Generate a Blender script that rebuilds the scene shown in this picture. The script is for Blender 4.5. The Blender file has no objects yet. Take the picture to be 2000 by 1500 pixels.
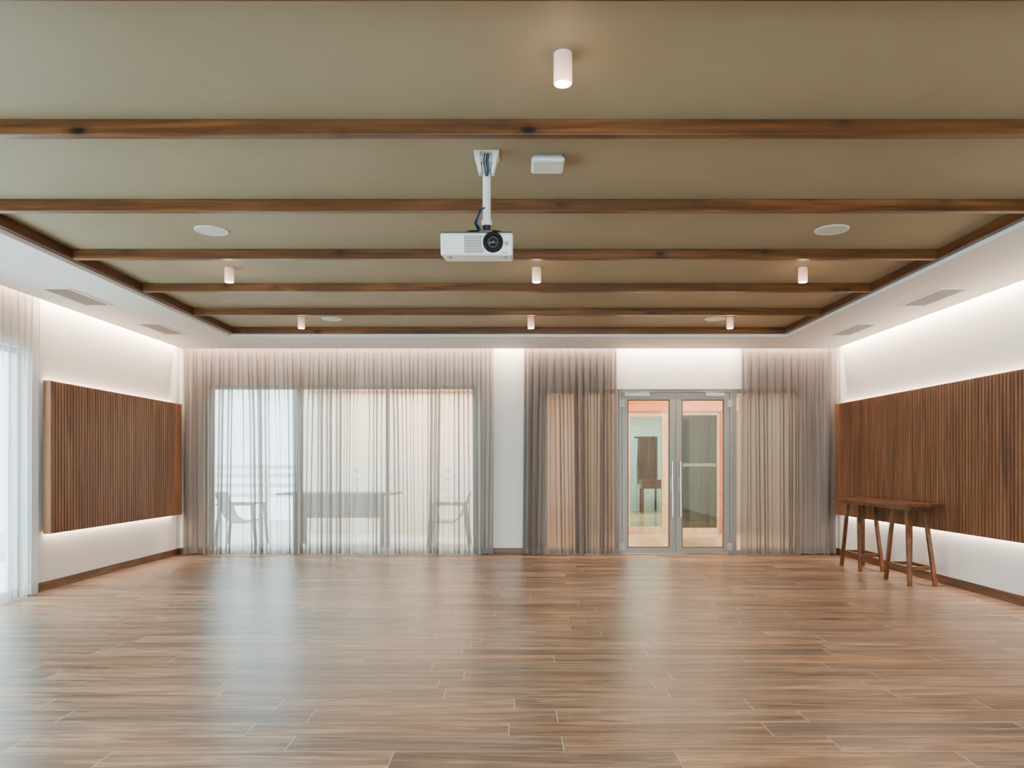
import bpy, bmesh, math, random
from mathutils import Vector, Matrix
C = bpy.context.scene.collection
F = 1450.0; CH = 1.1855
# ------------------------------------------------------------------ materials
def newmat(name):
    m = bpy.data.materials.new(name); m.use_nodes = True
    nt = m.node_tree; nt.nodes.clear()
    out = nt.nodes.new('ShaderNodeOutputMaterial')
    return m, nt, out
def N(nt, t, **kw):
    n = nt.nodes.new(t)
    for k, v in kw.items(): setattr(n, k, v)
    return n
def L(nt, a, b): nt.links.new(a, b)
def math_(nt, op, a, b=None, c=None):
    n = N(nt, 'ShaderNodeMath', operation=op)
    for i, v in enumerate((a, b, c)):
        if v is None: continue
        if isinstance(v, (int, float)): n.inputs[i].default_value = v
        else: L(nt, v, n.inputs[i])
    return n.outputs[0]
def ramp(nt, fac, stops):
    r = N(nt, 'ShaderNodeValToRGB')
    e = r.color_ramp.elements
    while len(e) < len(stops): e.new(0.5)
    for i, (p, c) in enumerate(stops):
        e[i].position = p; e[i].color = (*c, 1)
    L(nt, fac, r.inputs[0]); return r.outputs[0]
def mixc(nt, fac, a, b, mode='MIX'):
    n = N(nt, 'ShaderNodeMix', data_type='RGBA', blend_type=mode)
    if isinstance(fac, (int, float)): n.inputs[0].default_value = fac
    else: L(nt, fac, n.inputs[0])
    for i, v in ((6, a), (7, b)):
        if isinstance(v, tuple): n.inputs[i].default_value = (*v, 1)
        else: L(nt, v, n.inputs[i])
    return n.outputs[2]
def principled(nt, out, color, rough=.5, metal=0, spec=.5):
    p = N(nt, 'ShaderNodeBsdfPrincipled')
    if isinstance(color, tuple): p.inputs['Base Color'].default_value = (*color, 1)
    else: L(nt, color, p.inputs['Base Color'])
    if isinstance(rough, (int, float)): p.inputs['Roughness'].default_value = rough
    else: L(nt, rough, p.inputs['Roughness'])
    p.inputs['Metallic'].default_value = metal
    p.inputs['Specular IOR Level'].default_value = spec
    L(nt, p.outputs[0], out.inputs[0]); return p
def objco(nt, scale=(1, 1, 1)):
    t = N(nt, 'ShaderNodeTexCoord'); m = N(nt, 'ShaderNodeMapping')
    m.inputs['Scale'].default_value = scale
    L(nt, t.outputs['Object'], m.inputs[0]); return m.outputs[0]
def noise(nt, vec, scale, detail=4, rough=.55, dist=0):
    n = N(nt, 'ShaderNodeTexNoise')
    n.inputs['Scale'].default_value = scale; n.inputs['Detail'].default_value = detail
    n.inputs['Roughness'].default_value = rough; n.inputs['Distortion'].default_value = dist
    L(nt, vec, n.inputs['Vector']); return n.outputs['Fac']
def paint(name, col, rough=.6, var=.04, bump=.0):
    m, nt, out = newmat(name)
    v = objco(nt); f = noise(nt, v, 1.3, 5)
    a = tuple(max(0, c * (1 - var)) for c in col); b = tuple(min(1, c * (1 + var)) for c in col)
    p = principled(nt, out, ramp(nt, f, [(.3, a), (.7, b)]), rough, 0, .3)
    if bump:
        b_ = N(nt, 'ShaderNodeBump'); b_.inputs['Strength'].default_value = bump; b_.inputs['Distance'].default_value = .004
        L(nt, noise(nt, v, 60, 3), b_.inputs['Height']); L(nt, b_.outputs[0], p.inputs['Normal'])
    return m
def plain(name, col, rough=.5, metal=0, spec=.5):
    m, nt, out = newmat(name)
    f = noise(nt, objco(nt), 40, 2)
    principled(nt, out, ramp(nt, f, [(.3, tuple(c * .95 for c in col)), (.7, col)]), rough, metal, spec); return m
def wood(name, dark, mid, light, scale, rough=.45, knots=False, seed=0):
    m, nt, out = newmat(name)
    t = N(nt, 'ShaderNodeTexCoord'); mp = N(nt, 'ShaderNodeMapping')
    mp.inputs['Scale'].default_value = scale; mp.inputs['Location'].default_value = (seed, seed * 2, seed)
    L(nt, t.outputs['Object'], mp.inputs[0])
    f = noise(nt, mp.outputs[0], 1, 7, .6, .6)
    c = ramp(nt, f, [(.32, dark), (.5, mid), (.66, light)])
    if knots:
        kp = N(nt, 'ShaderNodeMapping'); kp.inputs['Scale'].default_value = (1.6, 3.0, 3.4)
        L(nt, t.outputs['Object'], kp.inputs[0])
        vo = N(nt, 'ShaderNodeTexVoronoi'); vo.inputs['Scale'].default_value = 2.0
        L(nt, kp.outputs[0], vo.inputs['Vector'])
        k = ramp(nt, vo.outputs['Distance'], [(.06, (1, 1, 1)), (.15, (0, 0, 0))])
        halo = ramp(nt, vo.outputs['Distance'], [(.10, (.6, .6, .6)), (.30, (0, 0, 0))])
        c = mixc(nt, halo, c, dark)
        c = mixc(nt, k, c, tuple(x * .15 for x in dark))
        g = noise(nt, objco(nt, (.55, .1, .1)), 1.5, 1)
        c = mixc(nt, ramp(nt, g, [(.47, (0, 0, 0)), (.53, (.55, .55, .55))]), c, tuple(x * .8 for x in mid))
    p = principled(nt, out, c, rough, 0, .4)
    b_ = N(nt, 'ShaderNodeBump'); b_.inputs['Strength'].default_value = .15; b_.inputs['Distance'].default_value = .003
    L(nt, f, b_.inputs['Height']); L(nt, b_.outputs[0], p.inputs['Normal'])
    return m
def emis(name, col, strength, base=(.8, .8, .8), grad=False):
    m, nt, out = newmat(name)
    p = principled(nt, out, base, .4)
    p.inputs['Emission Color'].default_value = (*col, 1); p.inputs['Emission Strength'].default_value = strength
    if grad:   # frosted tube that glows more towards its mouth
        t = N(nt, 'ShaderNodeTexCoord'); s = N(nt, 'ShaderNodeSeparateXYZ'); L(nt, t.outputs['Object'], s.inputs[0])
        f = math_(nt, 'POWER', math_(nt, 'MULTIPLY', s.outputs[2], -1/.12), 2.5)
        L(nt, math_(nt, 'ADD', math_(nt, 'MULTIPLY', f, strength*3), strength*.5), p.inputs['Emission Strength'])
    return m
def floor_mat():
    m, nt, out = newmat('wood_look_tile')
    t = N(nt, 'ShaderNodeTexCoord'); s = N(nt, 'ShaderNodeSeparateXYZ'); L(nt, t.outputs['Object'], s.inputs[0])
    W, LEN = .172, 1.16
    v = math_(nt, 'DIVIDE', math_(nt, 'SUBTRACT', s.outputs[1], .146), W)
    row = math_(nt, 'FLOOR', v); fv = math_(nt, 'FRACT', v)
    wn = N(nt, 'ShaderNodeTexWhiteNoise', noise_dimensions='1D'); L(nt, row, wn.inputs['W'])
    u = math_(nt, 'DIVIDE', math_(nt, 'ADD', s.outputs[0], math_(nt, 'MULTIPLY', wn.outputs['Value'], LEN)), LEN)
    col = math_(nt, 'FLOOR', u); fu = math_(nt, 'FRACT', u)
    cb = N(nt, 'ShaderNodeCombineXYZ'); L(nt, row, cb.inputs[0]); L(nt, col, cb.inputs[1])
    w2 = N(nt, 'ShaderNodeTexWhiteNoise', noise_dimensions='2D'); L(nt, cb.outputs[0], w2.inputs['Vector'])
    rnd = w2.outputs['Value']
    g = math_(nt, 'MAXIMUM', math_(nt, 'LESS_THAN', fv, .0038 / W), math_(nt, 'LESS_THAN', fu, .0045 / LEN))
    def gvec(sx, sy):
        gv = N(nt, 'ShaderNodeCombineXYZ')
        L(nt, math_(nt, 'ADD', math_(nt, 'MULTIPLY', s.outputs[0], sx), math_(nt, 'MULTIPLY', rnd, 37)), gv.inputs[0])
        L(nt, math_(nt, 'MULTIPLY', s.outputs[1], sy), gv.inputs[1]); L(nt, math_(nt, 'MULTIPLY', rnd, 11), gv.inputs[2])
        return gv.outputs[0]
    f = noise(nt, gvec(1.3, 18), 1, 8, .70, 1.1)
    c = ramp(nt, f, [(.36, (.045, .022, .012)), (.45, (.155, .083, .046)), (.53, (.275, .162, .095)), (.64, (.385, .245, .152))])
    fine = noise(nt, gvec(4, 110), 1, 3, .6, .2)
    c = mixc(nt, math_(nt, 'MULTIPLY', ramp(nt, fine, [(.40, (1, 1, 1)), (.52, (0, 0, 0))]), .42), c, (.065, .036, .021))
    big = noise(nt, gvec(.9, 8), 1, 3, .5, 1.4)
    c = mixc(nt, math_(nt, 'MULTIPLY', ramp(nt, big, [(.50, (0, 0, 0)), (.60, (1, 1, 1))]), .62), c, (.090, .052, .031))
    hsv = N(nt, 'ShaderNodeHueSaturation'); L(nt, c, hsv.inputs['Color'])
    L(nt, math_(nt, 'ADD', math_(nt, 'MULTIPLY', w2.outputs['Color'], .30), .80), hsv.inputs['Saturation'])
    L(nt, math_(nt, 'ADD', math_(nt, 'MULTIPLY', rnd, .70), .75), hsv.inputs['Value'])
    c = mixc(nt, g, hsv.outputs[0], (.46, .40, .33))
    rr = math_(nt, 'ADD', math_(nt, 'MULTIPLY', f, .25), .20)
    p = principled(nt, out, c, rr, 0, .40)
    b_ = N(nt, 'ShaderNodeBump'); b_.inputs['Strength'].default_value = .25; b_.inputs['Distance'].default_value = .003
    L(nt, math_(nt, 'SUBTRACT', f, g), b_.inputs['Height']); L(nt, b_.outputs[0], p.inputs['Normal'])
    return m
def sheer(name, col, axis, trans=.5, edge=.16, tl=.42):
    m, nt, out = newmat(name)
    g = N(nt, 'ShaderNodeNewGeometry'); s = N(nt, 'ShaderNodeSeparateXYZ'); L(nt, g.outputs['Normal'], s.inputs[0])
    n = math_(nt, 'ABSOLUTE', s.outputs[axis])
    alpha = math_(nt, 'ADD', math_(nt, 'MULTIPLY', n, trans - edge), edge)
    tc = N(nt, 'ShaderNodeTexCoord'); sz = N(nt, 'ShaderNodeSeparateXYZ'); L(nt, tc.outputs['Object'], sz.inputs[0])
    hem = math_(nt, 'LESS_THAN', sz.outputs[2], .10)
    top = math_(nt, 'GREATER_THAN', sz.outputs[2], 2.66)
    alpha = math_(nt, 'MULTIPLY', alpha, math_(nt, 'SUBTRACT', 1, math_(nt, 'MULTIPLY', math_(nt, 'MAXIMUM', hem, top), .6)))
    f = noise(nt, objco(nt, (9, 9, .5)), 3, 3)
    c = ramp(nt, f, [(.3, tuple(x * .86 for x in col)), (.7, col)])
    d = N(nt, 'ShaderNodeBsdfDiffuse'); L(nt, c, d.inputs[0])
    t = N(nt, 'ShaderNodeBsdfTranslucent'); L(nt, c, t.inputs[0])
    mx = N(nt, 'ShaderNodeMixShader'); mx.inputs[0].default_value = tl; L(nt, d.outputs[0], mx.inputs[1]); L(nt, t.outputs[0], mx.inputs[2])
    tr = N(nt, 'ShaderNodeBsdfTransparent')
    m2 = N(nt, 'ShaderNodeMixShader'); L(nt, alpha, m2.inputs[0]); L(nt, mx.outputs[0], m2.inputs[1]); L(nt, tr.outputs[0], m2.inputs[2])
    L(nt, m2.outputs[0], out.inputs[0]); return m
def glass_mat(name, tint=(.93, .97, .96), refl=.07):
    m, nt, out = newmat(name)
    tr = N(nt, 'ShaderNodeBsdfTransparent'); tr.inputs[0].default_value = (*tint, 1)
    gl = N(nt, 'ShaderNodeBsdfGlossy'); gl.inputs['Roughness'].default_value = .02
    mx = N(nt, 'ShaderNodeMixShader'); mx.inputs[0].default_value = refl
    L(nt, tr.outputs[0], mx.inputs[1]); L(nt, gl.outputs[0], mx.inputs[2]); L(nt, mx.outputs[0], out.inputs[0]); return m

M = dict(
    wall=paint('warm_white_paint', (.80, .77, .735), .6, .015, .05),
    soffit=paint('white_ceiling_paint', (.78, .76, .73), .6, .015),
    tray=paint('khaki_tan_paint', (.325, .252, .156), .6, .07),
    floor=floor_mat(),
    beam=wood('stained_pine_along_x', (.040, .013, .004), (.125, .045, .013), (.215, .085, .026), (1.2, 22, 22), .36, True),
    beam_y=wood('stained_pine_along_y', (.028, .009, .003), (.085, .028, .009), (.135, .050, .015), (22, 1.2, 22), .36),
    base=wood('baseboard_tile', (.06, .03, .016), (.125, .064, .034), (.20, .11, .06), (2, 2, 24), .4),
    slat=wood('slat_wood', (.105, .038, .015), (.175, .067, .027), (.24, .100, .042), (9, 14, 1.1), .45),
    slatback=plain('slat_groove_wood', (.040, .015, .007), .7),
    bench=wood('walnut_stained_wood', (.045, .016, .006), (.105, .038, .014), (.165, .064, .025), (14, 1.6, 9), .35),
    alu=plain('grey_aluminium', (.34, .33, .30), .38, .35),
    bead=plain('brown_glazing_bead', (.20, .12, .075), .5),
    steel=plain('brushed_steel', (.62, .60, .58), .22, 1.0),
    closer=plain('silver_closer', (.50, .49, .46), .35, .5),
    glass=glass_mat('clear_glass'),
    farglass=glass_mat('lobby_glass', (.85, .93, .88), .05),
    white=plain('white_plastic', (.78, .77, .73), .35),
    grill=plain('white_perforated', (.62, .59, .52), .6),
    dark=plain('black_plastic', (.012, .012, .014), .35),
    barrel=plain('matt_black_barrel', (.010, .010, .011), .75, 0, .2),
    lens=plain('lens_glass', (.01, .012, .02), .05, 0, .8),
    slot=plain('grille_slot', (.10, .10, .10), .6),
    vent=plain('vent_aluminium', (.40, .39, .37), .45, .2),
    ventdark=plain('vent_cavity', (.03, .028, .026), .7),
    blue=plain('blue_cable', (.02, .06, .16), .4),
    red=plain('red_print', (.5, .05, .03), .5),
    grey=plain('grey_print', (.30, .31, .32), .5),
    lensring=plain('dark_lens_barrel', (.05, .05, .052), .6, 0, .3),
    lampbody=emis('glowing_lamp_body', (1, .48, .28), .95, (.85, .60, .50), True),
    lamp=emis('lamp_diffuser', (1, .84, .68), 50),
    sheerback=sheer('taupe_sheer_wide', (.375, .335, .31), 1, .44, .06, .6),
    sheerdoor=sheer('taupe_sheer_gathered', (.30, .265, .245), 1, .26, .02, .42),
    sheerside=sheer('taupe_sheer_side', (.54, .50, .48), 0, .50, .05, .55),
    peach=paint('peach_paint', (.60, .40, .27), .6, .03),
    farright=paint('umber_paint', (.22, .16, .11), .5, .06),
    orange=wood('orange_wood', (.50, .12, .03), (.66, .19, .04), (.75, .26, .07), (1.5, 1.5, 18), .4),
    blond=wood('blond_wood', (.52, .32, .16), (.62, .42, .24), (.70, .50, .30), (14, 14, 1.5), .45),
    beige=paint('beige_render', (.66, .52, .38), .8, .03),
    marble=paint('beige_marble', (.56, .38, .23), .15, .40),
    deck=paint('pale_terrace_tile', (.5, .48, .45), .6, .05),
    green=sheer('olive_drape', (.062, .066, .034), 1, .03, .01, .1),
    lobbysheer=sheer('pale_drape', (.75, .86, .86), 1, .2, .1),
    lobbywall=paint('pale_green_paint', (.66, .76, .70), .6, .03),
    whiteout=plain('white_painted_rail', (.8, .8, .78), .5),
    band=plain('pale_frosted_film', (.36, .31, .23), .5),
    sling=plain('taupe_sling_fabric', (.16, .13, .10), .8),
    teak=wood('dark_teak', (.025, .012, .007), (.04, .02, .012), (.065, .033, .02), (2, 9, 9), .5),
)
# ------------------------------------------------------------------ mesh helpers
class MB:
    def __init__(s): s.bm = bmesh.new()
    def box(s, x0, x1, y0, y1, z0, z1):
        vs = [s.bm.verts.new(p) for p in ((x0,y0,z0),(x1,y0,z0),(x1,y1,z0),(x0,y1,z0),(x0,y0,z1),(x1,y0,z1),(x1,y1,z1),(x0,y1,z1))]
        for f in ((0,3,2,1),(4,5,6,7),(0,1,5,4),(1,2,6,5),(2,3,7,6),(3,0,4,7)): s.bm.faces.new([vs[i] for i in f])
        return s
    def bar(s, a, b, w, h, up=(0, 0, 1), w2=None, h2=None):
        a = Vector(a); b = Vector(b); d = (b - a).normalized(); u = Vector(up)
        if abs(d.dot(u)) > .95: u = Vector((0, 1, 0))
        x = d.cross(u).normalized(); y = x.cross(d).normalized(); w2 = w2 or w; h2 = h2 or h
        r = []
        for p, ww, hh in ((a, w, h), (b, w2, h2)):
            r.append([s.bm.verts.new(p + x * sx * ww / 2 + y * sy * hh / 2) for sx, sy in ((-1,-1),(1,-1),(1,1),(-1,1))])
        s.bm.faces.new(r[0][::-1]); s.bm.faces.new(r[1])
        for i in range(4): s.bm.faces.new((r[0][i], r[0][(i+1)%4], r[1][(i+1)%4], r[1][i]))
        return s
    def tube(s, pts, r, n=12, r2=None):
        pts = [Vector(p) for p in pts]; rings = []
        for i, p in enumerate(pts):
            d = (pts[min(i+1, len(pts)-1)] - pts[max(i-1, 0)]).normalized()
            u = Vector((0,0,1)) if abs(d.z) < .9 else Vector((0,1,0))
            x = d.cross(u).normalized(); y = x.cross(d).normalized()
            rr = r if r2 is None else r + (r2 - r) * i / (len(pts) - 1)
            rings.append([s.bm.verts.new(p + x*math.cos(2*math.pi*k/n)*rr + y*math.sin(2*math.pi*k/n)*rr) for k in range(n)])
        for a, b in zip(rings, rings[1:]):
            for k in range(n): s.bm.faces.new((a[k], a[(k+1)%n], b[(k+1)%n], b[k]))
        s.bm.faces.new(rings[0][::-1]); s.bm.faces.new(rings[-1]); return s
    def lathe(s, c, prof, axis='z', n=40):
        c = Vector(c); rings = []
        for r, h in prof:
            ring = []
            for k in range(n):
                a = 2*math.pi*k/n
                p = Vector((r*math.cos(a), r*math.sin(a), h)) if axis == 'z' else Vector((r*math.cos(a), h, r*math.sin(a)))
                ring.append(s.bm.verts.new(c + p))
            rings.append(ring)
        for a, b in zip(rings, rings[1:]):
            for k in range(n): s.bm.faces.new((a[k], a[(k+1)%n], b[(k+1)%n], b[k]))
        for rg in (rings[0], rings[-1]):
            try: s.bm.faces.new(rg)
            except ValueError: pass
        return s
    def build(s, name, mat, parent=None, bevel=0, smooth=False, loc=None):
        off = Vector(loc) if loc is not None else Vector((0,0,0))
        if loc is None and parent is not None:
            q = parent; off = Vector((0,0,0))
            while q is not None: off += q.location; q = q.parent
            if parent.get('local_space'): off = Vector((0,0,0))
        bmesh.ops.recalc_face_normals(s.bm, faces=s.bm.faces)
        if off.length: bmesh.ops.translate(s.bm, verts=s.bm.verts, vec=-off)
        me = bpy.data.meshes.new(name); s.bm.to_mesh(me); s.bm.free()
        if smooth:
            for p in me.polygons: p.use_smooth = True
        me.materials.append(mat)
        o = bpy.data.objects.new(name, me); C.objects.link(o)
        if parent is not None: o.parent = parent
        elif loc is not None: o.location = loc
        if smooth:
            md = o.modifiers.new('edge', 'EDGE_SPLIT'); md.split_angle = math.radians(40)
        if bevel:
            md = o.modifiers.new('bevel', 'BEVEL'); md.width = bevel; md.segments = 2; md.limit_method = 'ANGLE'
        return o
def tag(o, label=None, cat=None, group=None, kind=None):
    for k, v in (('label', label), ('category', cat), ('group', group), ('kind', kind)):
        if v: o[k] = v
    return o
def empty(name, loc, **kw):
    o = bpy.data.objects.new(name, None); C.objects.link(o); o.location = loc; o.empty_display_size = .1
    return tag(o, **kw)
def kids(o): return [c for c in bpy.data.objects if c.parent == o]
def dup(o, loc=None, parent=None, label=None):
    c = o.copy(); C.objects.link(c); c.parent = parent
    if loc is not None: c.location = loc
    if label: c['label'] = label
    for k in kids(o):
        if k is not c: dup(k, parent=c)
    return c
def area(name, loc, d, ax, sx, sy, power, col):
    l = bpy.data.lights.new(name, 'AREA'); l.shape = 'RECTANGLE'; l.size = sx; l.size_y = sy; l.energy = power; l.color = col
    o = bpy.data.objects.new(name, l); C.objects.link(o)
    z = -Vector(d).normalized(); x = Vector(ax); x = (x - z * x.dot(z)).normalized(); y = z.cross(x)
    m = Matrix((x, y, z)).transposed().to_4x4(); m.translation = Vector(loc); o.matrix_world = m; return o
S = dict(kind='structure')
# ------------------------------------------------------------------ dimensions
XL, XR, YB, YF = -4.437, 4.275, 9.84, -3.0
ZS, ZC, ZT = 2.70, 2.803, 2.90        # soffit, tray ceiling, top
SL, SR, SB = -4.33, 4.175, 9.665      # soffit outer edges
TL, TR, TB, TF = -3.36, 3.22, 8.775, -2.0
tag(MB().box(XL-.2, XR+.2, YF-.2, YB+.16, -.12, 0).build('floor', M['floor']), **S)
w = MB(); a, b = YB, YB+.16
w.box(XL-.2, -4.06, a, b, 0, ZT); w.box(-4.06, -.5, a, b, 2.24, ZT); w.box(-.5, .39, a, b, 0, ZT)
w.box(.39, 3.79, a, b, 2.19, ZT); w.box(3.79, XR+.2, a, b, 0, ZT)
tag(w.build('wall_back', M['wall']), **S)
w = MB(); a, b = XL-.2, XL
w.box(a, b, 6.76, YB, 0, ZT); w.box(a, b, -1.2, 6.76, 2.24, ZT); w.box(a, b, YF, -1.2, 0, ZT)
tag(w.build('wall_left', M['wall']), **S)
tag(MB().box(XR, XR+.2, YF, YB, 0, ZT).build('wall_right', M['wall']), **S)
w = MB(); w.box(XL-.2, -2.2, YF-.2, YF, 0, ZT).box(2.2, XR+.2, YF-.2, YF, 0, ZT).box(-2.2, 2.2, YF-.2, YF, 2.4, ZT)  # unseen rear wall; its wide opening is added to let fill light in
tag(w.build('wall_front', M['wall']), **S)
cl = tag(MB().box(XL-.2, XR+.2, YF-.2, YB+.16, ZT, ZT+.1).box(TL-.02, TR+.02, TF-.02, TB+.02, ZC, ZT+.01).build('ceiling', M['tray']), **S)
sf = MB()
sf.box(SL, TL, YF, SB, ZS, ZT); sf.box(TR, SR, YF, SB, ZS, ZT); sf.box(TL, TR, TB, SB, ZS, ZT); sf.box(TL, TR, YF, TF, ZS, ZT)
sf.build('soffit', M['soffit'], cl)
BH = .085
tag(MB().box(XL, XL+.012, 6.80, YB-.013, 0, BH).build('baseboard_left', M['base']), **S)
tag(MB().box(XR-.012, XR, YF, YB-.013, 0, BH).build('baseboard_right', M['base']), **S)
tag(MB().box(XL, -4.06, YB-.012, YB, 0, BH).box(-.5, .39, YB-.012, YB, 0, BH).box(3.79, XR, YB-.012, YB, 0, BH).build('baseboard_back', M['base']), **S)
# ------------------------------------------------------------------ beams
BZ = 2.7295; BT = .05; rear = 3.52
names = ['ceiling beam nearest above the camera, at the top edge of the photo', 'long knotty ceiling beam between the nearest downlight and the projector',
         'ceiling beam just behind the projector pole', 'ceiling beam at projector body height, behind the two front round speakers',
         'ceiling beam just behind the front row of three downlights', 'ceiling beam just in front of the rear row of three downlights']
for k in range(-1, 5):
    y1 = rear + 1.045 * k
    o = MB().box(TL+.05, TR-.05, -BT/2, BT/2, 0, ZC-BZ-.001)
    ob = o.build('ceiling_beam', M['beam'], bevel=.004, loc=(0, 0, 0))
    ob.location = (0, y1 - BT/2, BZ); tag(ob, 'stained pine ' + names[k+1], 'ceiling beam', 'cross beams under the tray ceiling')
    sh = (k + 2) * 7.3
    for v in ob.data.vertices: v.co.x += sh
    ob.location.x = -sh
def perim(x0, x1, y0, y1, mat, lab):
    c = ((x0+x1)/2, (y0+y1)/2, BZ)
    o = MB().box(x0, x1, y0, y1, BZ, ZC-.001).build('edge_beam', mat, bevel=.003, loc=c)
    tag(o, lab, 'ceiling beam', 'edge beams around the tray ceiling')
perim(TL+.001, TL+.049, TF+.05, TB-.051, M['beam_y'], 'stained pine edge beam along the left side of the tray ceiling')
perim(TR-.049, TR-.001, TF+.05, TB-.051, M['beam_y'], 'stained pine edge beam along the right side of the tray ceiling')
perim(TL+.001, TR-.001, TB-.05, TB-.001, M['beam'], 'stained pine edge beam along the far end of the tray ceiling above the curtains')
# ------------------------------------------------------------------ downlights
dl = empty('downlight', (.19, 2.92, ZC), label='white cylinder downlight nearest the camera, in front of the knotty beam', cat='ceiling light', group='cylinder downlights')
dl['local_space'] = 1
MB().lathe((0,0,0), [(.0355,0),(.0365,-.003),(.0365,-.03),(.0365,-.06),(.0365,-.09),(.0365,-.117),(.0345,-.12),(.031,-.12),(.031,-.110)], n=36).build('housing', M['lampbody'], dl, smooth=True)
MB().lathe((0,0,0), [(.030,-.108),(.030,-.116),(.022,-.121),(.002,-.123)], n=28).build('diffuser', M['lamp'], dl, smooth=True)
labs = {(0,0):'left one of the three front row downlights between two beams', (1,0):'middle one of the three front row downlights, below the projector right side', (2,0):'right one of the three front row downlights between two beams',
        (0,1):'left one of the three far row downlights near the curtains', (1,1):'middle one of the three far row downlights near the curtains', (2,1):'right one of the three far row downlights near the curtains'}
spots = [(.19, 2.92)]
for j, y in enumerate((6.09, 8.15)):
    for i, x in enumerate((-2.34, .18, 2.365)):
        dup(dl, (x, y, ZC), label='white cylinder downlight, ' + labs[(i, j)]); spots.append((x, y))
spots += [(-2.34, 2.92), (2.365, 2.92), (-2.34, 0), (.18, 0), (2.365, 0)]
for i, (x, y) in enumerate(spots):
    l = bpy.data.lights.new('downlight_spot', 'SPOT'); l.energy = 85; l.spot_size = math.radians(110); l.spot_blend = .9; l.shadow_soft_size = .03; l.color = (1, .76, .54)
    o = bpy.data.objects.new('downlight_spot', l); C.objects.link(o); o.location = (x, y, ZC - .13)
    if i < 7:      # light spilling sideways from the frosted mouth
        l = bpy.data.lights.new('downlight_spill', 'POINT'); l.energy = 1.3; l.shadow_soft_size = .03; l.color = (1, .66, .42)
        o = bpy.data.objects.new('downlight_spill', l); C.objects.link(o); o.location = (x, y, ZC - .165)
# ------------------------------------------------------------------ speakers
sp = empty('ceiling_speaker', (-2.09, 5.12, ZC), label='round flush speaker, front left, between two beams', cat='speaker', group='round ceiling speakers'); sp['local_space'] = 1
MB().lathe((0,0,0), [(.112,0),(.112,-.004),(.108,-.007),(.100,-.007),(.100,-.002)], n=48).build('rim', M['white'], sp, smooth=True)
MB().lathe((0,0,0), [(.099,-.001),(.099,-.005),(.06,-.0065),(.002,-.007)], n=48).build('grille', M['grill'], sp, smooth=True)
dup(sp, (2.18, 5.10, ZC), label='round flush speaker, front right, between two beams')
dup(sp, (-2.02, 8.22, ZC), label='round flush speaker beside the left far downlight')
dup(sp, (2.22, 8.22, ZC), label='round flush speaker beside the right far downlight')
# ------------------------------------------------------------------ vents
def vent(x0, x1, y0, y1, lab):
    r = empty('air_vent', ((x0+x1)/2, (y0+y1)/2, ZS), label=lab, cat='air vent', group='linear air vents in the soffit')
    t = .024
    MB().box(x0, x0+t, y0, y1, ZS-.008, ZS).box(x1-t, x1, y0, y1, ZS-.008, ZS).box(x0+t, x1-t, y0, y0+t, ZS-.008, ZS).box(x0+t, x1-t, y1-t, y1, ZS-.008, ZS).build('frame', M['soffit'], r)
    MB().box(x0+t, x1-t, y0+t, y1-t, ZS-.0015, ZS).build('backing', M['ventdark'], r)
    m = MB(); n = 9
    for i in range(n):
        x = x0 + t + (x1 - x0 - 2*t) * (i + .5) / n
        m.box(x-.005, x+.005, y0+t, y1-t, ZS-.006, ZS-.003)
    m.build('louvres', M['vent'], r)
vent(-4.07, -3.80, 6.34, 7.04, 'rectangular louvred air vent in the left soffit, nearer one')
vent(-4.05, -3.80, 7.93, 8.60, 'rectangular louvred air vent in the left soffit, farther one')
vent(3.65, 3.91, 6.36, 7.06, 'rectangular louvred air vent in the right soffit, nearer one')
vent(3.66, 3.91, 7.95, 8.66, 'rectangular louvred air vent in the right soffit, farther one')
# ------------------------------------------------------------------ slatted panels
def panel(side, y0, y1, lab):
    z0, z1 = .54, 1.975
    if side < 0: xb, xf = XL+.035, XL+.107
    else: xb, xf = XR-.035, XR-.107
    sg = 1 if side < 0 else -1
    def bx(m, a, b, *r): m.box(min(a, b), max(a, b), *r)
    r = empty('slatted_wall_panel', (xb, (y0+y1)/2, z0), label=lab, cat='wall panel')
    m = MB(); bx(m, xb, xf-sg*.016, y0+.02, y1-.02, z0+.012, z1-.012); m.build('backing', M['slatback'], r)
    m = MB(); n = round((y1-y0-.04)/.048); p = (y1-y0-.04)/n
    for i in range(n):
        y = y0 + .02 + p*(i+.5)
        bx(m, xf-sg*.017, xf, y-p*.37, y+p*.37, z0+.002, z1-.002)
    m.build('slats', M['slat'], r, bevel=.003)
    m = MB(); bx(m, xb, xf, y0, y0+.02, z0, z1); bx(m, xb, xf, y1-.02, y1, z0, z1)
    bx(m, xb, xf-sg*.018, y0+.02, y1-.02, z0, z0+.012); bx(m, xb, xf-sg*.018, y0+.02, y1-.02, z1-.012, z1)
    m.build('end_frame', M['slat'], r)
    m = MB()
    for yy in (y0+.3, (y0+y1)/2, y1-.3): bx(m, XL if side < 0 else XR, xb, yy-.03, yy+.03, z0+.3, z0+1.1)
    m.build('wall_batten', M['slatback'], r)
panel(-1, 6.93, 9.66, 'short dark slatted timber panel on the left wall between two curtains')
panel(1, 4.6, 9.66, 'long slatted timber panel on the right wall behind the narrow high table')
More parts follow.
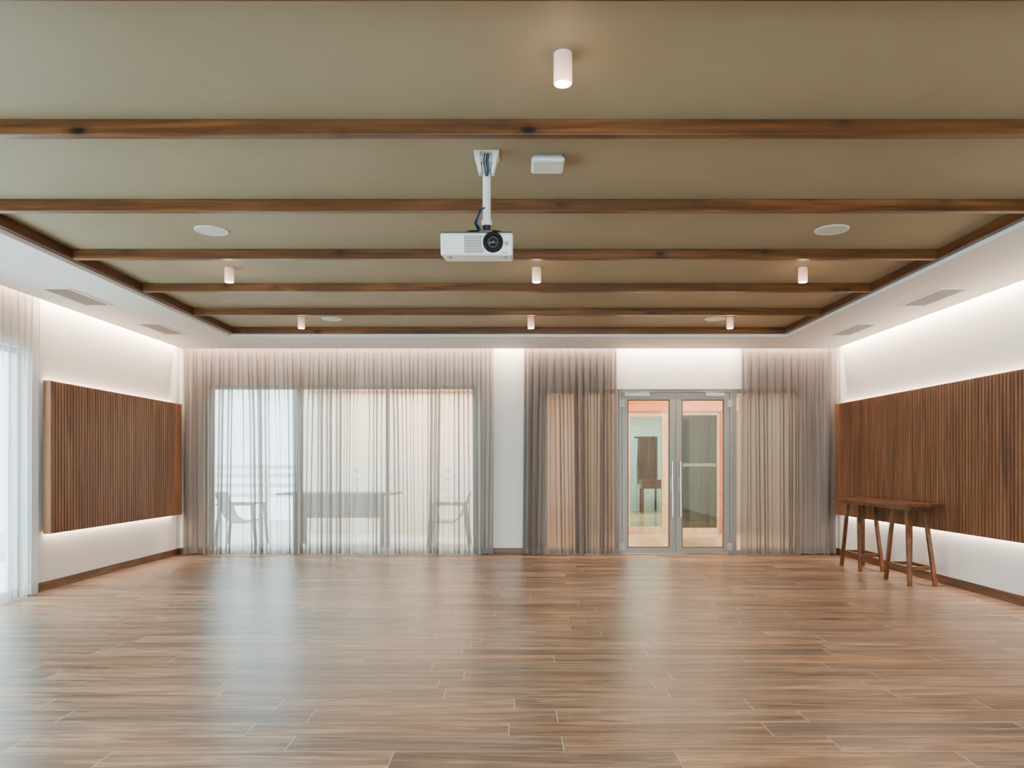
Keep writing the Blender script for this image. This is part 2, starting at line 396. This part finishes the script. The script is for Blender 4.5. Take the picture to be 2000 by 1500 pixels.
# ------------------------------------------------------------------ curtains
def curtain(a, b, ctr, axis, mat, lab, seed, pitch=.105, amp=.030, ztop=2.78, zbot=.015, flare=.0, name='curtain', grp=None):
    rnd = random.Random(seed); Ln = b - a; nx = int(Ln * 160); nz = 28
    kn = [rnd.uniform(-1.5, 1.5) for _ in range(int(Ln/.16) + 3)]
    ka = [rnd.uniform(.30, 1.0) for _ in range(int(Ln/.15) + 3)]
    ph2 = [rnd.uniform(-2.4, 2.4) for _ in range(int(Ln/.24) + 3)]
    def itp(t, k, st):
        u = t / st; i = int(u); f = u - i; f = f*f*(3-2*f); i = min(i, len(k)-2); return k[i]*(1-f) + k[i+1]*f
    bm = bmesh.new(); vs = []
    for j in range(nz+1):
        tz = j / nz; z = ztop + (zbot - ztop) * tz; row = []
        for i in range(nx+1):
            t = Ln * i / nx
            ph = 2*math.pi*t/pitch + itp(t, kn, .16) * min(1, tz*3) + itp(t, ph2, .24) * tz
            A = amp * (.6 + .4*min(1, tz*4)) * (1 if tz < .06 else (1 - (1-itp(t, ka, .15))*min(1, (tz-.06)*4)))
            d = A * (math.sin(ph) + .22*math.sin(2*ph+1.1) + .15*math.sin(.43*ph+tz*2)) / 1.15
            xs = a + t + .75*A*math.sin(2*ph)
            xs = min(max(xs, a), b)
            xs += flare * (t/Ln - .5) * 2 * tz
            zz = z + (.008*math.sin(ph*.5+seed) if j == nz else 0)
            row.append(bm.verts.new((xs, ctr + d, zz) if axis == 'x' else (ctr + d, xs, zz)))
        vs.append(row)
    for j in range(nz):
        for i in range(nx): bm.faces.new((vs[j][i], vs[j][i+1], vs[j+1][i+1], vs[j+1][i]))
    me = bpy.data.meshes.new(name)
    c = Vector(((a+b)/2, ctr, 0)) if axis == 'x' else Vector((ctr, (a+b)/2, 0))
    bmesh.ops.translate(bm, verts=bm.verts, vec=-c)
    bm.to_mesh(me); bm.free()
    for p in me.polygons: p.use_smooth = True
    me.materials.append(mat); o = bpy.data.objects.new(name, me); C.objects.link(o); o.location = c
    tag(o, lab, 'curtain', grp); return o
CY = 9.765
curtain(-4.375, -2.243, CY, 'x', M['sheerback'], 'wide sheer taupe curtain over the sliding window, left half, beside the left wall', 3, pitch=.118, amp=.045, grp='sheer curtains')
curtain(-2.241, -.275, CY, 'x', M['sheerback'], 'wide sheer taupe curtain over the sliding window, right half, beside the white pier', 8, pitch=.118, amp=.045, grp='sheer curtains')
curtain(.125, 1.345, CY, 'x', M['sheerdoor'], 'gathered taupe curtain hanging just left of the glazed double door', 12, pitch=.094, amp=.046, flare=.02, grp='sheer curtains')
curtain(2.985, 4.225, CY, 'x', M['sheerdoor'], 'gathered taupe curtain hanging right of the double door beside the slatted panel', 21, pitch=.105, amp=.044, flare=.015, grp='sheer curtains')
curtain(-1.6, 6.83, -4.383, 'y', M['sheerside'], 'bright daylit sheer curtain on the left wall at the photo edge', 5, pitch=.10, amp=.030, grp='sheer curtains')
# ------------------------------------------------------------------ windows back / left
def window(name, x0, x1, z1, cuts, y0=YB+.04, axis='x', t=.05):
    r = empty(name, ((x0+x1)/2, y0+.03, 0) if axis == 'x' else (y0+.03, (x0+x1)/2, 0), **S)
    def bx(m, a, b, c, d, e, f):
        if axis == 'x': m.box(a, b, c, d, e, f)
        else: m.box(c, d, a, b, e, f)
    m = MB(); bx(m, x0, x0+t, y0, y0+.06, 0, z1); bx(m, x1-t, x1, y0, y0+.06, 0, z1); bx(m, x0+t, x1-t, y0, y0+.06, z1-t, z1); bx(m, x0+t, x1-t, y0, y0+.06, 0, t)
    m.build('window_frame', M['alu'], r)
    m = MB()
    for c in cuts: bx(m, c-.025, c+.025, y0+.005, y0+.055, t, z1-t)
    if cuts: m.build('mullion', M['alu'], r)
    e = [x0+t] + [v for c in cuts for v in (c-.025, c+.025)] + [x1-t]
    for i in range(0, len(e), 2):
        m = MB(); bx(m, e[i], e[i+1], y0+.026, y0+.032, t, z1-t); m.build('pane', M['glass'], r)
window('window_1', -4.06, -.5, 2.24, [-2.87, -1.69])
window('window_2', .39, 1.385, 2.19, [.83])
window('window_3', 2.905, 3.79, 2.19, [])
window('window_4', -1.2, 6.76, 2.24, [.4, 2.0, 3.6, 5.2], y0=XL-.12, axis='y')
# ------------------------------------------------------------------ double door
DY = YB+.03
d1 = empty('door_1', (2.145, DY, 0), **S)
MB().box(1.387, 1.425, DY, DY+.09, 0, 2.188).box(2.865, 2.903, DY, DY+.09, 0, 2.188).box(1.425, 2.865, DY, DY+.09, 2.15, 2.188).build('door_frame', M['alu'], d1, bevel=.003)
def leaf(x0, x1, side):
    st, tp, bt = .076, .092, .07; z0, z1 = .012, 2.146; y0, y1 = DY+.005, DY+.05
    lf = MB().box(x0, x0+st, y0, y1, z0, z1).box(x1-st, x1, y0, y1, z0, z1).box(x0+st, x1-st, y0, y1, z1-tp, z1).box(x0+st, x1-st, y0, y1, z0, z0+bt).build('door_leaf', M['alu'], d1, bevel=.003)
    b = .014; xa, xb, za, zb = x0+st, x1-st, z0+bt, z1-tp
    MB().box(xa, xa+b, y0+.006, y1-.006, za, zb).box(xb-b, xb, y0+.006, y1-.006, za, zb).box(xa+b, xb-b, y0+.006, y1-.006, zb-b, zb).box(xa+b, xb-b, y0+.006, y1-.006, za, za+b).build('glazing_bead', M['bead'], lf)
    MB().box(xa+b, xb-b, y0+.018, y0+.026, za+b, zb-b).build('pane', M['glass'], lf)
    hx = x1-.048 if side < 0 else x0+.052
    m = MB(); m.tube([(hx, y0-.055, .50), (hx, y0-.055, 1.235)], .014, 16)
    for z in (.56, 1.175): m.tube([(hx, y0+.002, z), (hx, y0-.055, z)], .010, 12)
    m.build('pull_handle', M['steel'], lf, smooth=True)
    m = MB().box(hx-.022, hx+.022, y0-.008, y0, .84, 1.02); m.build('lock_plate', M['closer'], lf, bevel=.003)
    hs = x0 if side < 0 else x1
    for z in (.10, 2.0):
        m = MB().box(hs-.035, hs+.035, y0-.018, y0+.001, z-.045, z+.045); m.tube([(hs, y0-.022, z-.05), (hs, y0-.022, z+.05)], .011, 12)
        m.build('hinge', M['closer'], lf, bevel=.003)
    cx0, cx1 = (x0+.03, x0+.36) if side < 0 else (x1-.33, x1-.08)
    MB().box(cx0, cx1, y0-.05, y0, 2.09, 2.142).build('door_closer', M['closer'], lf, bevel=.006)
    MB().bar(((cx0+cx1)/2, y0-.03, 2.15), ((cx0+cx1)/2+(.22 if side<0 else -.22), y0-.03, 2.155), .02, .008).build('closer_arm', M['closer'], lf)
leaf(1.428, 2.141, -1); leaf(2.149, 2.862, 1)
# ------------------------------------------------------------------ projector + mount
TILT = math.radians(10); PZ = 2.322
pr = empty('projector', (-.19, 3.87, PZ), label='white projector with black lens hanging from the ceiling mount', cat='projector'); pr['local_space'] = 1
pr.rotation_euler = (TILT, 0, 0)
hw, hd, hh = .182, .15, .060
MB().box(-hw, hw, -hd, hd, -hh, hh-.008).build('body', M['white'], pr, bevel=.010)
MB().box(-hw+.006, hw-.006, -hd+.008, hd-.004, hh-.010, hh-.002).build('top_cover', M['dark'], pr, bevel=.003)
LX, LZ = .082, .006
MB().lathe((LX, -hd, LZ), [(.051,.002),(.051,-.006),(.047,-.010),(.036,-.010),(.034,-.002),(.026,.0),(.026,.003)], 'y', 40).build('lens_ring', M['barrel'], pr, smooth=True)
MB().lathe((LX, -hd, LZ), [(.020,-.001),(.019,-.008),(.012,-.012),(.002,-.014)], 'y', 30).build('lens', M['lens'], pr, smooth=True)
MB().lathe((LX, -hd, LZ), [(.0275,-.001),(.0275,-.006),(.0215,-.006),(.0215,-.001)], 'y', 30).build('focus_ring', M['lensring'], pr, smooth=True)
m = MB()
for i in range(10):
    for j in range(9):
        x = -.058 + i*.0098; z = -.042 + j*.0095
        if math.hypot(x-LX, z-LZ) < .056: continue
        m.box(x-.0033, x+.0033, -hd-.0012, -hd+.001, z-.003, z+.003)
m.build('air_grille', M['slot'], pr)
MB().lathe((.150, -hd, .0), [(.011,.001),(.011,-.0018),(.001,-.0018)], 'y', 24).build('sensor_window', M['grey'], pr)
MB().box(.128, .142, -hd-.001, -hd+.001, -.047, -.043).box(.146, .156, -hd-.001, -hd+.001, -.047, -.043).build('printed_mark', M['red'], pr)
for sx in (-.14, .14): MB().lathe((sx, -.10, -hh), [(.012,.002),(.014,-.004),(.014,-.007),(.012,-.008)], n=20).build('foot', M['grey'], pr, smooth=True)
m = MB()
for k in range(5): m.box(-hw-.001, -hw+.001, -.09+.03*k, -.075+.03*k, -.03, .02)
m.build('side_vent', M['slot'], pr)
mt = empty('projector_mount', (-.14, 3.87, ZC), label='white ceiling pole mount with splayed bracket holding the projector', cat='projector mount')
px, py = -.145, 3.87
MB().box(px-.065, px+.065, py-.06, py+.08, ZC-.006, ZC).build('ceiling_plate', M['white'], mt, bevel=.002)
m = MB()
for s_ in (-1, 1): m.bar((px+s_*.050, py-.03, ZC-.006), (px+s_*.032, py-.03, ZC-.115), .030, .07, (0,1,0), .014, .05)
m.build('bracket', M['white'], mt, bevel=.002)
MB().tube([(px, py, ZC-.04), (px, py, 2.44)], .021, 24).build('pole', M['white'], mt, smooth=True)
MB().tube([(px, py, ZC-.055), (px, py, ZC-.085)], .027, 20).build('collar', M['white'], mt, smooth=True)
MB().tube([(px, py, 2.43), (px, py, 2.455)], .028, 20).build('swivel_joint', M['white'], mt, smooth=True)
tz = math.tan(TILT)
def topz(y): return PZ + .060/math.cos(TILT) + (y-3.87)*tz + .004
m = MB()
m.bar((px-.03, py-.03, topz(py-.03)+.012), (px-.03, py+.05, topz(py+.05)+.012), .12, .012)
m.bar((px-.09, py-.10, topz(py-.10)+.004), (px-.03, py, topz(py)+.018), .02, .006); m.bar((px+.07, py-.09, topz(py-.09)+.004), (px+.03, py, topz(py)+.018), .02, .006)
m.bar((px-.13, py+.05, topz(py+.05)+.004), (px-.03, py, topz(py)+.018), .02, .006); m.bar((px+.10, py+.06, topz(py+.06)+.004), (px+.03, py, topz(py)+.018), .02, .006)
m.tube([(px, py, topz(py)+.008), (px, py, 2.435)], .02, 16)
m.build('spider_bracket', M['dark'], mt, bevel=.001)
for i, (mm, dx) in enumerate(((M['blue'], -.009), (M['dark'], .003), (M['blue'], .012))):
    MB().tube([(px+dx, py-.03, ZC-.008), (px+dx-.005, py-.045, ZC-.05), (px+dx+.002, py-.038, ZC-.09), (px+dx*.5, py-.018, ZC-.12)], .0038, 8).build('cable', mm, mt, smooth=True)
for i, (mm, dx) in enumerate(((M['blue'], -.02), (M['dark'], -.03))):
    MB().tube([(px-.01, py-.018, 2.52), (px-.022+dx*.3, py-.03, 2.505), (px-.032+dx*.4, py-.04, 2.47), (px-.03+dx, py-.03, 2.435), (px-.01+dx, py+.02, 2.41)], .005, 8).build('cable', mm, mt, smooth=True)
ap = empty('wireless_access_point', (.174, 3.94, ZC), label='flat white rounded wireless access point on the ceiling beside the projector pole', cat='access point')
MB().box(.088, .262, 3.85, 4.03, ZC-.042, ZC-.012).build('body', M['white'], ap, bevel=.014)
MB().box(.10, .25, 3.865, 4.015, ZC-.014, ZC).build('mounting_base', M['grey'], ap, bevel=.003)
MB().box(.222, .240, 3.875, 3.882, ZC-.0425, ZC-.0418).build('printed_mark', M['grey'], ap)
# ------------------------------------------------------------------ narrow high table
tb = empty('high_table', (3.97, 8.02, 0), label='narrow dark wooden high table with splayed legs standing against the right slatted panel', cat='table')
MB().box(3.80, 4.15, 7.20, 8.86, .775, .805).build('tabletop', M['bench'], tb, bevel=.004)
MB().box(3.87, 3.89, 7.28, 8.78, .735, .775).box(4.06, 4.08, 7.28, 8.78, .735, .775).box(3.89, 4.06, 7.28, 7.30, .735, .775).box(3.89, 4.06, 8.76, 8.78, .735, .775).build('apron', M['bench'], tb)
for (ya, yb) in ((7.25, 7.72), (8.29, 8.76)):
    for sx in (-1, 1):
        for sy, yy in ((-1, ya), (1, yb)):
            ctr_ = (ya+yb)/2
            p0 = (3.975+sx*.085, ctr_+sy*.13, .775); p1 = (3.985+sx*.125, yy, 0)
            MB().bar(p0, p1, .036, .036, (0, 1, 0)).build('leg', M['bench'], tb, bevel=.003)
    for sx in (-1, 1):
        MB().bar((3.985+sx*.117, ya+.03, .17), (3.985+sx*.117, yb-.03, .17), .02, .035).build('stretcher', M['bench'], tb)
    for yy in (ya+.03, yb-.03):
        MB().bar((3.985-.117, yy, .17), (3.985+.117, yy, .17), .02, .035).build('stretcher', M['bench'], tb)
# ------------------------------------------------------------------ terrace outside window_1
tag(MB().box(-9, .15, YB+.165, 16, -.12, -.005).build('terrace_floor', M['deck']), **S)
tag(MB().box(-3.78, .15, 13.0, 13.15, 0, 3.1).build('wall_terrace', M['beige']), **S)
tag(MB().box(-3.6, .14, 12.85, 12.99, 2.47, 2.62).build('trim_1', M['orange']), **S)
rl = empty('terrace_railing', (-3.6, 12.2, 0), label='white horizontal board railing beyond the sliding window', cat='railing')
m = MB()
for z in (.70, .86, 1.02, 1.16): m.box(-7.2, -.1, 12.2, 12.23, z-.045, z+.025)
m.build('boards', M['whiteout'], rl)
for x in (-7.1, -5.6, -4.1, -2.6, -1.1): MB().box(x-.03, x+.03, 12.235, 12.29, 0, 1.16).build('post', M['whiteout'], rl)
def patio_chair(x, y, flip, lab):
    r = empty('patio_chair', (x, y, 0), label=lab, cat='chair', group='patio chairs on the terrace'); s = flip
    for sy in (-1, 1):
        MB().bar((x-s*.24, y+sy*.25, .62), (x-s*.32, y+sy*.25, 0), .035, .035).build('leg', M['teak'], r)
        MB().bar((x+s*.22, y+sy*.25, .60), (x+s*.28, y+sy*.25, 0), .035, .035).build('leg', M['teak'], r)
        MB().bar((x-s*.30, y+sy*.25, .61), (x+s*.26, y+sy*.25, .61), .05, .025).build('armrest', M['teak'], r)
    bm = MB(); pts = [(-.33,.78),(-.26,.60),(-.18,.42),(-.08,.345),(.1,.35),(.26,.385)]
    for p, q in zip(pts, pts[1:]): bm.bar((x+s*p[0], y, p[1]), (x+s*q[0], y, q[1]), .46, .022, (0,0,1))
    bm.build('sling_seat', M['sling'], r)
    return r
patio_chair(-4.02, 11.0, 1, 'patio chair seen through the sheer curtain left of the patio table')
patio_chair(-.98, 11.0, -1, 'patio chair seen through the sheer curtain right of the patio table')
pt = empty('patio_table', (-2.58, 11.0, 0), label='dark patio table seen through the wide sheer curtain', cat='table')
MB().box(-3.42, -1.72, 10.65, 11.35, .75, .78).build('tabletop', M['teak'], pt)
MB().box(-3.20, -1.90, 10.72, 10.75, .42, .75).build('front_panel', M['teak'], pt)
for x in (-3.18, -1.92):
    for y in (10.78, 11.25): MB().box(x-.03, x+.03, y-.03, y+.03, -.004, .75).build('leg', M['teak'], pt)
# ------------------------------------------------------------------ corridor behind door + lobby modelled in place of a likely reflection
tag(MB().box(.25, 6.0, YB+.165, 19.2, -.12, -.002).build('floor_corridor', M['marble']), **S)
tag(MB().box(.25, 6.0, YB+.165, 19.2, 2.75, 2.85).build('ceiling_corridor', M['wall']), **S)
tag(MB().box(.15, .25, YB+.165, 19.2, -.12, 2.85).build('wall_corridor', M['peach']), **S)
tag(MB().box(6.0, 6.1, YB+.165, 19.2, -.12, 2.85).build('wall_corridor_right', M['peach']), **S)
w = MB().box(.25, 1.10, 13, 13.12, 0, 2.75).box(1.10, 1.93, 13, 13.12, 2.30, 2.75).box(1.93, 3.66, 13, 13.12, 2.30, 2.75).box(2.67, 2.88, 13.0, 13.12, 0, 2.12)
tag(w.build('wall_corridor_far', M['peach']), **S)
tag(MB().box(3.72, 6.0, 13, 13.12, 0, 2.75).box(1.10, 1.93, 13, 13.12, 0, 2.30).build('wall_corridor_end', M['farright']), **S)
tag(MB().box(1.7, 3.9, 12.93, 12.99, 2.12, 2.36).box(3.60, 3.72, 12.93, 13.12, 0, 2.119).build('trim_2', M['orange']), **S)
d2 = empty('door_2', (2.3, 13.05, 0), **S)
MB().box(1.93, 2.02, 12.99, 13.06, 0, 2.12).box(2.58, 2.67, 12.99, 13.06, 0, 2.12).box(2.02, 2.58, 12.99, 13.06, 2.03, 2.12).box(2.02, 2.58, 12.99, 13.06, .0, .10).build('door_frame', M['blond'], d2)
MB().box(2.02, 2.58, 13.03, 13.036, .10, 2.03).build('pane', M['farglass'], d2)
w5 = empty('window_5', (3.24, 13.05, 0), **S)
MB().box(2.88, 2.93, 13.0, 13.06, 0, 2.12).box(3.55, 3.60, 13.0, 13.06, 0, 2.12).box(2.93, 3.55, 13.0, 13.06, 0, .08).box(2.93, 3.55, 13.0, 13.06, 2.06, 2.12).build('window_frame', M['blond'], w5)
MB().box(2.93, 3.55, 13.03, 13.036, .08, 2.06).build('pane', M['farglass'], w5)
m = MB()
for z in (1.165, 1.185, 1.205): m.box(2.93, 3.55, 13.026, 13.029, z-.004, z+.004)
m.build('frosted_band', M['band'], w5)
curtain(2.80, 3.95, 13.45, 'x', M['green'], 'olive drape behind the far glazing seen through the right door leaf', 31, pitch=.14, amp=.075, ztop=2.5)
tag(MB().box(.25, 6.0, 19.2, 19.3, -.12, 2.85).build('wall_lobby', M['lobbywall']), **S)
curtain(2.70, 3.08, 18.6, 'x', M['lobbysheer'], 'pale drape standing in for a reflection seen in the left door leaf', 33, pitch=.10, amp=.04, ztop=1.85, zbot=.02)
lp = empty('slatted_screen', (3.35, 19.15, 0), label='dark slatted screen standing in for a reflection seen in the left door leaf', cat='screen')  # drape, screen and console are added objects for a likely glass reflection
m = MB()
for i in range(12): m.box(3.12+i*.045, 3.152+i*.045, 19.10, 19.14, .75, 1.9)
m.build('slats', M['bench'], lp); MB().box(3.10, 3.68, 19.14, 19.18, .73, 1.92).build('backing', M['slatback'], lp)
for x in (3.12, 3.62): MB().box(x, x+.04, 19.14, 19.18, 0, .73).build('post', M['slatback'], lp)
lt = empty('console_table', (3.35, 18.4, 0), label='small brown console table standing in for a reflection seen in the left door leaf', cat='table')
MB().box(3.10, 3.80, 18.2, 18.6, .78, .82).build('tabletop', M['bench'], lt); MB().box(3.13, 3.77, 18.23, 18.57, .60, .78).build('drawer_box', M['bench'], lt)
for x in (3.15, 3.75):
    for y in (18.25, 18.55): MB().box(x-.025, x+.025, y-.025, y+.025, 0, .60).build('leg', M['bench'], lt)
# ------------------------------------------------------------------ lights
WARM = (1, .76, .57)
LZ_ = 2.80
area('cove_back', (-.08, 9.685, LZ_), (0, .55, -1), (1, 0, 0), 8.4, .02, 190, WARM)
area('cove_left', (-4.345, 4.0, LZ_), (-.55, 0, -1), (0, 1, 0), 11.4, .02, 260, WARM)
area('cove_right', (4.19, 4.0, LZ_), (.55, 0, -1), (0, 1, 0), 11.4, .02, 260, WARM)
area('panel_left_low', (XL+.018, 8.3, .56), (0, 0, -1), (0, 1, 0), 2.6, .02, 17, WARM)
area('panel_left_high', (XL+.018, 8.3, 1.955), (0, 0, 1), (0, 1, 0), 2.6, .02, 14, WARM)
area('panel_right_low', (XR-.018, 7.15, .56), (0, 0, -1), (0, 1, 0), 4.9, .02, 34, WARM)
area('panel_right_high', (XR-.018, 7.15, 1.955), (0, 0, 1), (0, 1, 0), 4.9, .02, 26, WARM)
DAY = (.60, .87, 1)
area('daylight_left', (-5.6, 3.0, 1.6), (1, 0, -.1), (0, 1, 0), 8, 2.6, 750, DAY)
area('fill_behind', (0, -4.2, 1.5), (0, 1, .05), (1, 0, 0), 4, 2.4, 60, (.97, 1, .93))  # added fill light behind the camera, shining in through the rear opening
area('daylight_terrace', (-5.5, 12.4, 3.4), (.2, -.3, -1), (1, 0, 0), 4, 3, 900, DAY)
area('terrace_wall_lamp', (-1.5, 11.6, 2.9), (0, .7, -.7), (1, 0, 0), 2.4, .5, 420, (1, .70, .50))
area('corridor_lamp', (2.6, 11.5, 2.7), (0, 0, -1), (1, 0, 0), 4.5, 1.5, 330, (1, .78, .56))
area('lobby_lamp', (3.0, 16.8, 2.7), (0, 0, -1), (1, 0, 0), 3, 3, 300, (.95, 1, .92))
wd = bpy.data.worlds.new('sky'); bpy.context.scene.world = wd; wd.use_nodes = True
bg = wd.node_tree.nodes['Background']; bg.inputs[0].default_value = (.66, .90, 1, 1); bg.inputs[1].default_value = 12
# ------------------------------------------------------------------ camera
cam = bpy.data.cameras.new('camera'); co = bpy.data.objects.new('camera', cam); C.objects.link(co)
co.location = (0, 0, CH); co.rotation_euler = (math.radians(90), 0, 0)
cam.sensor_width = 36; cam.lens = 36*F/2000; cam.shift_x = -.0025; cam.shift_y = .079; cam.clip_start = .05
bpy.context.scene.camera = co
for o in bpy.data.objects:
    if 'local_space' in o: del o['local_space']
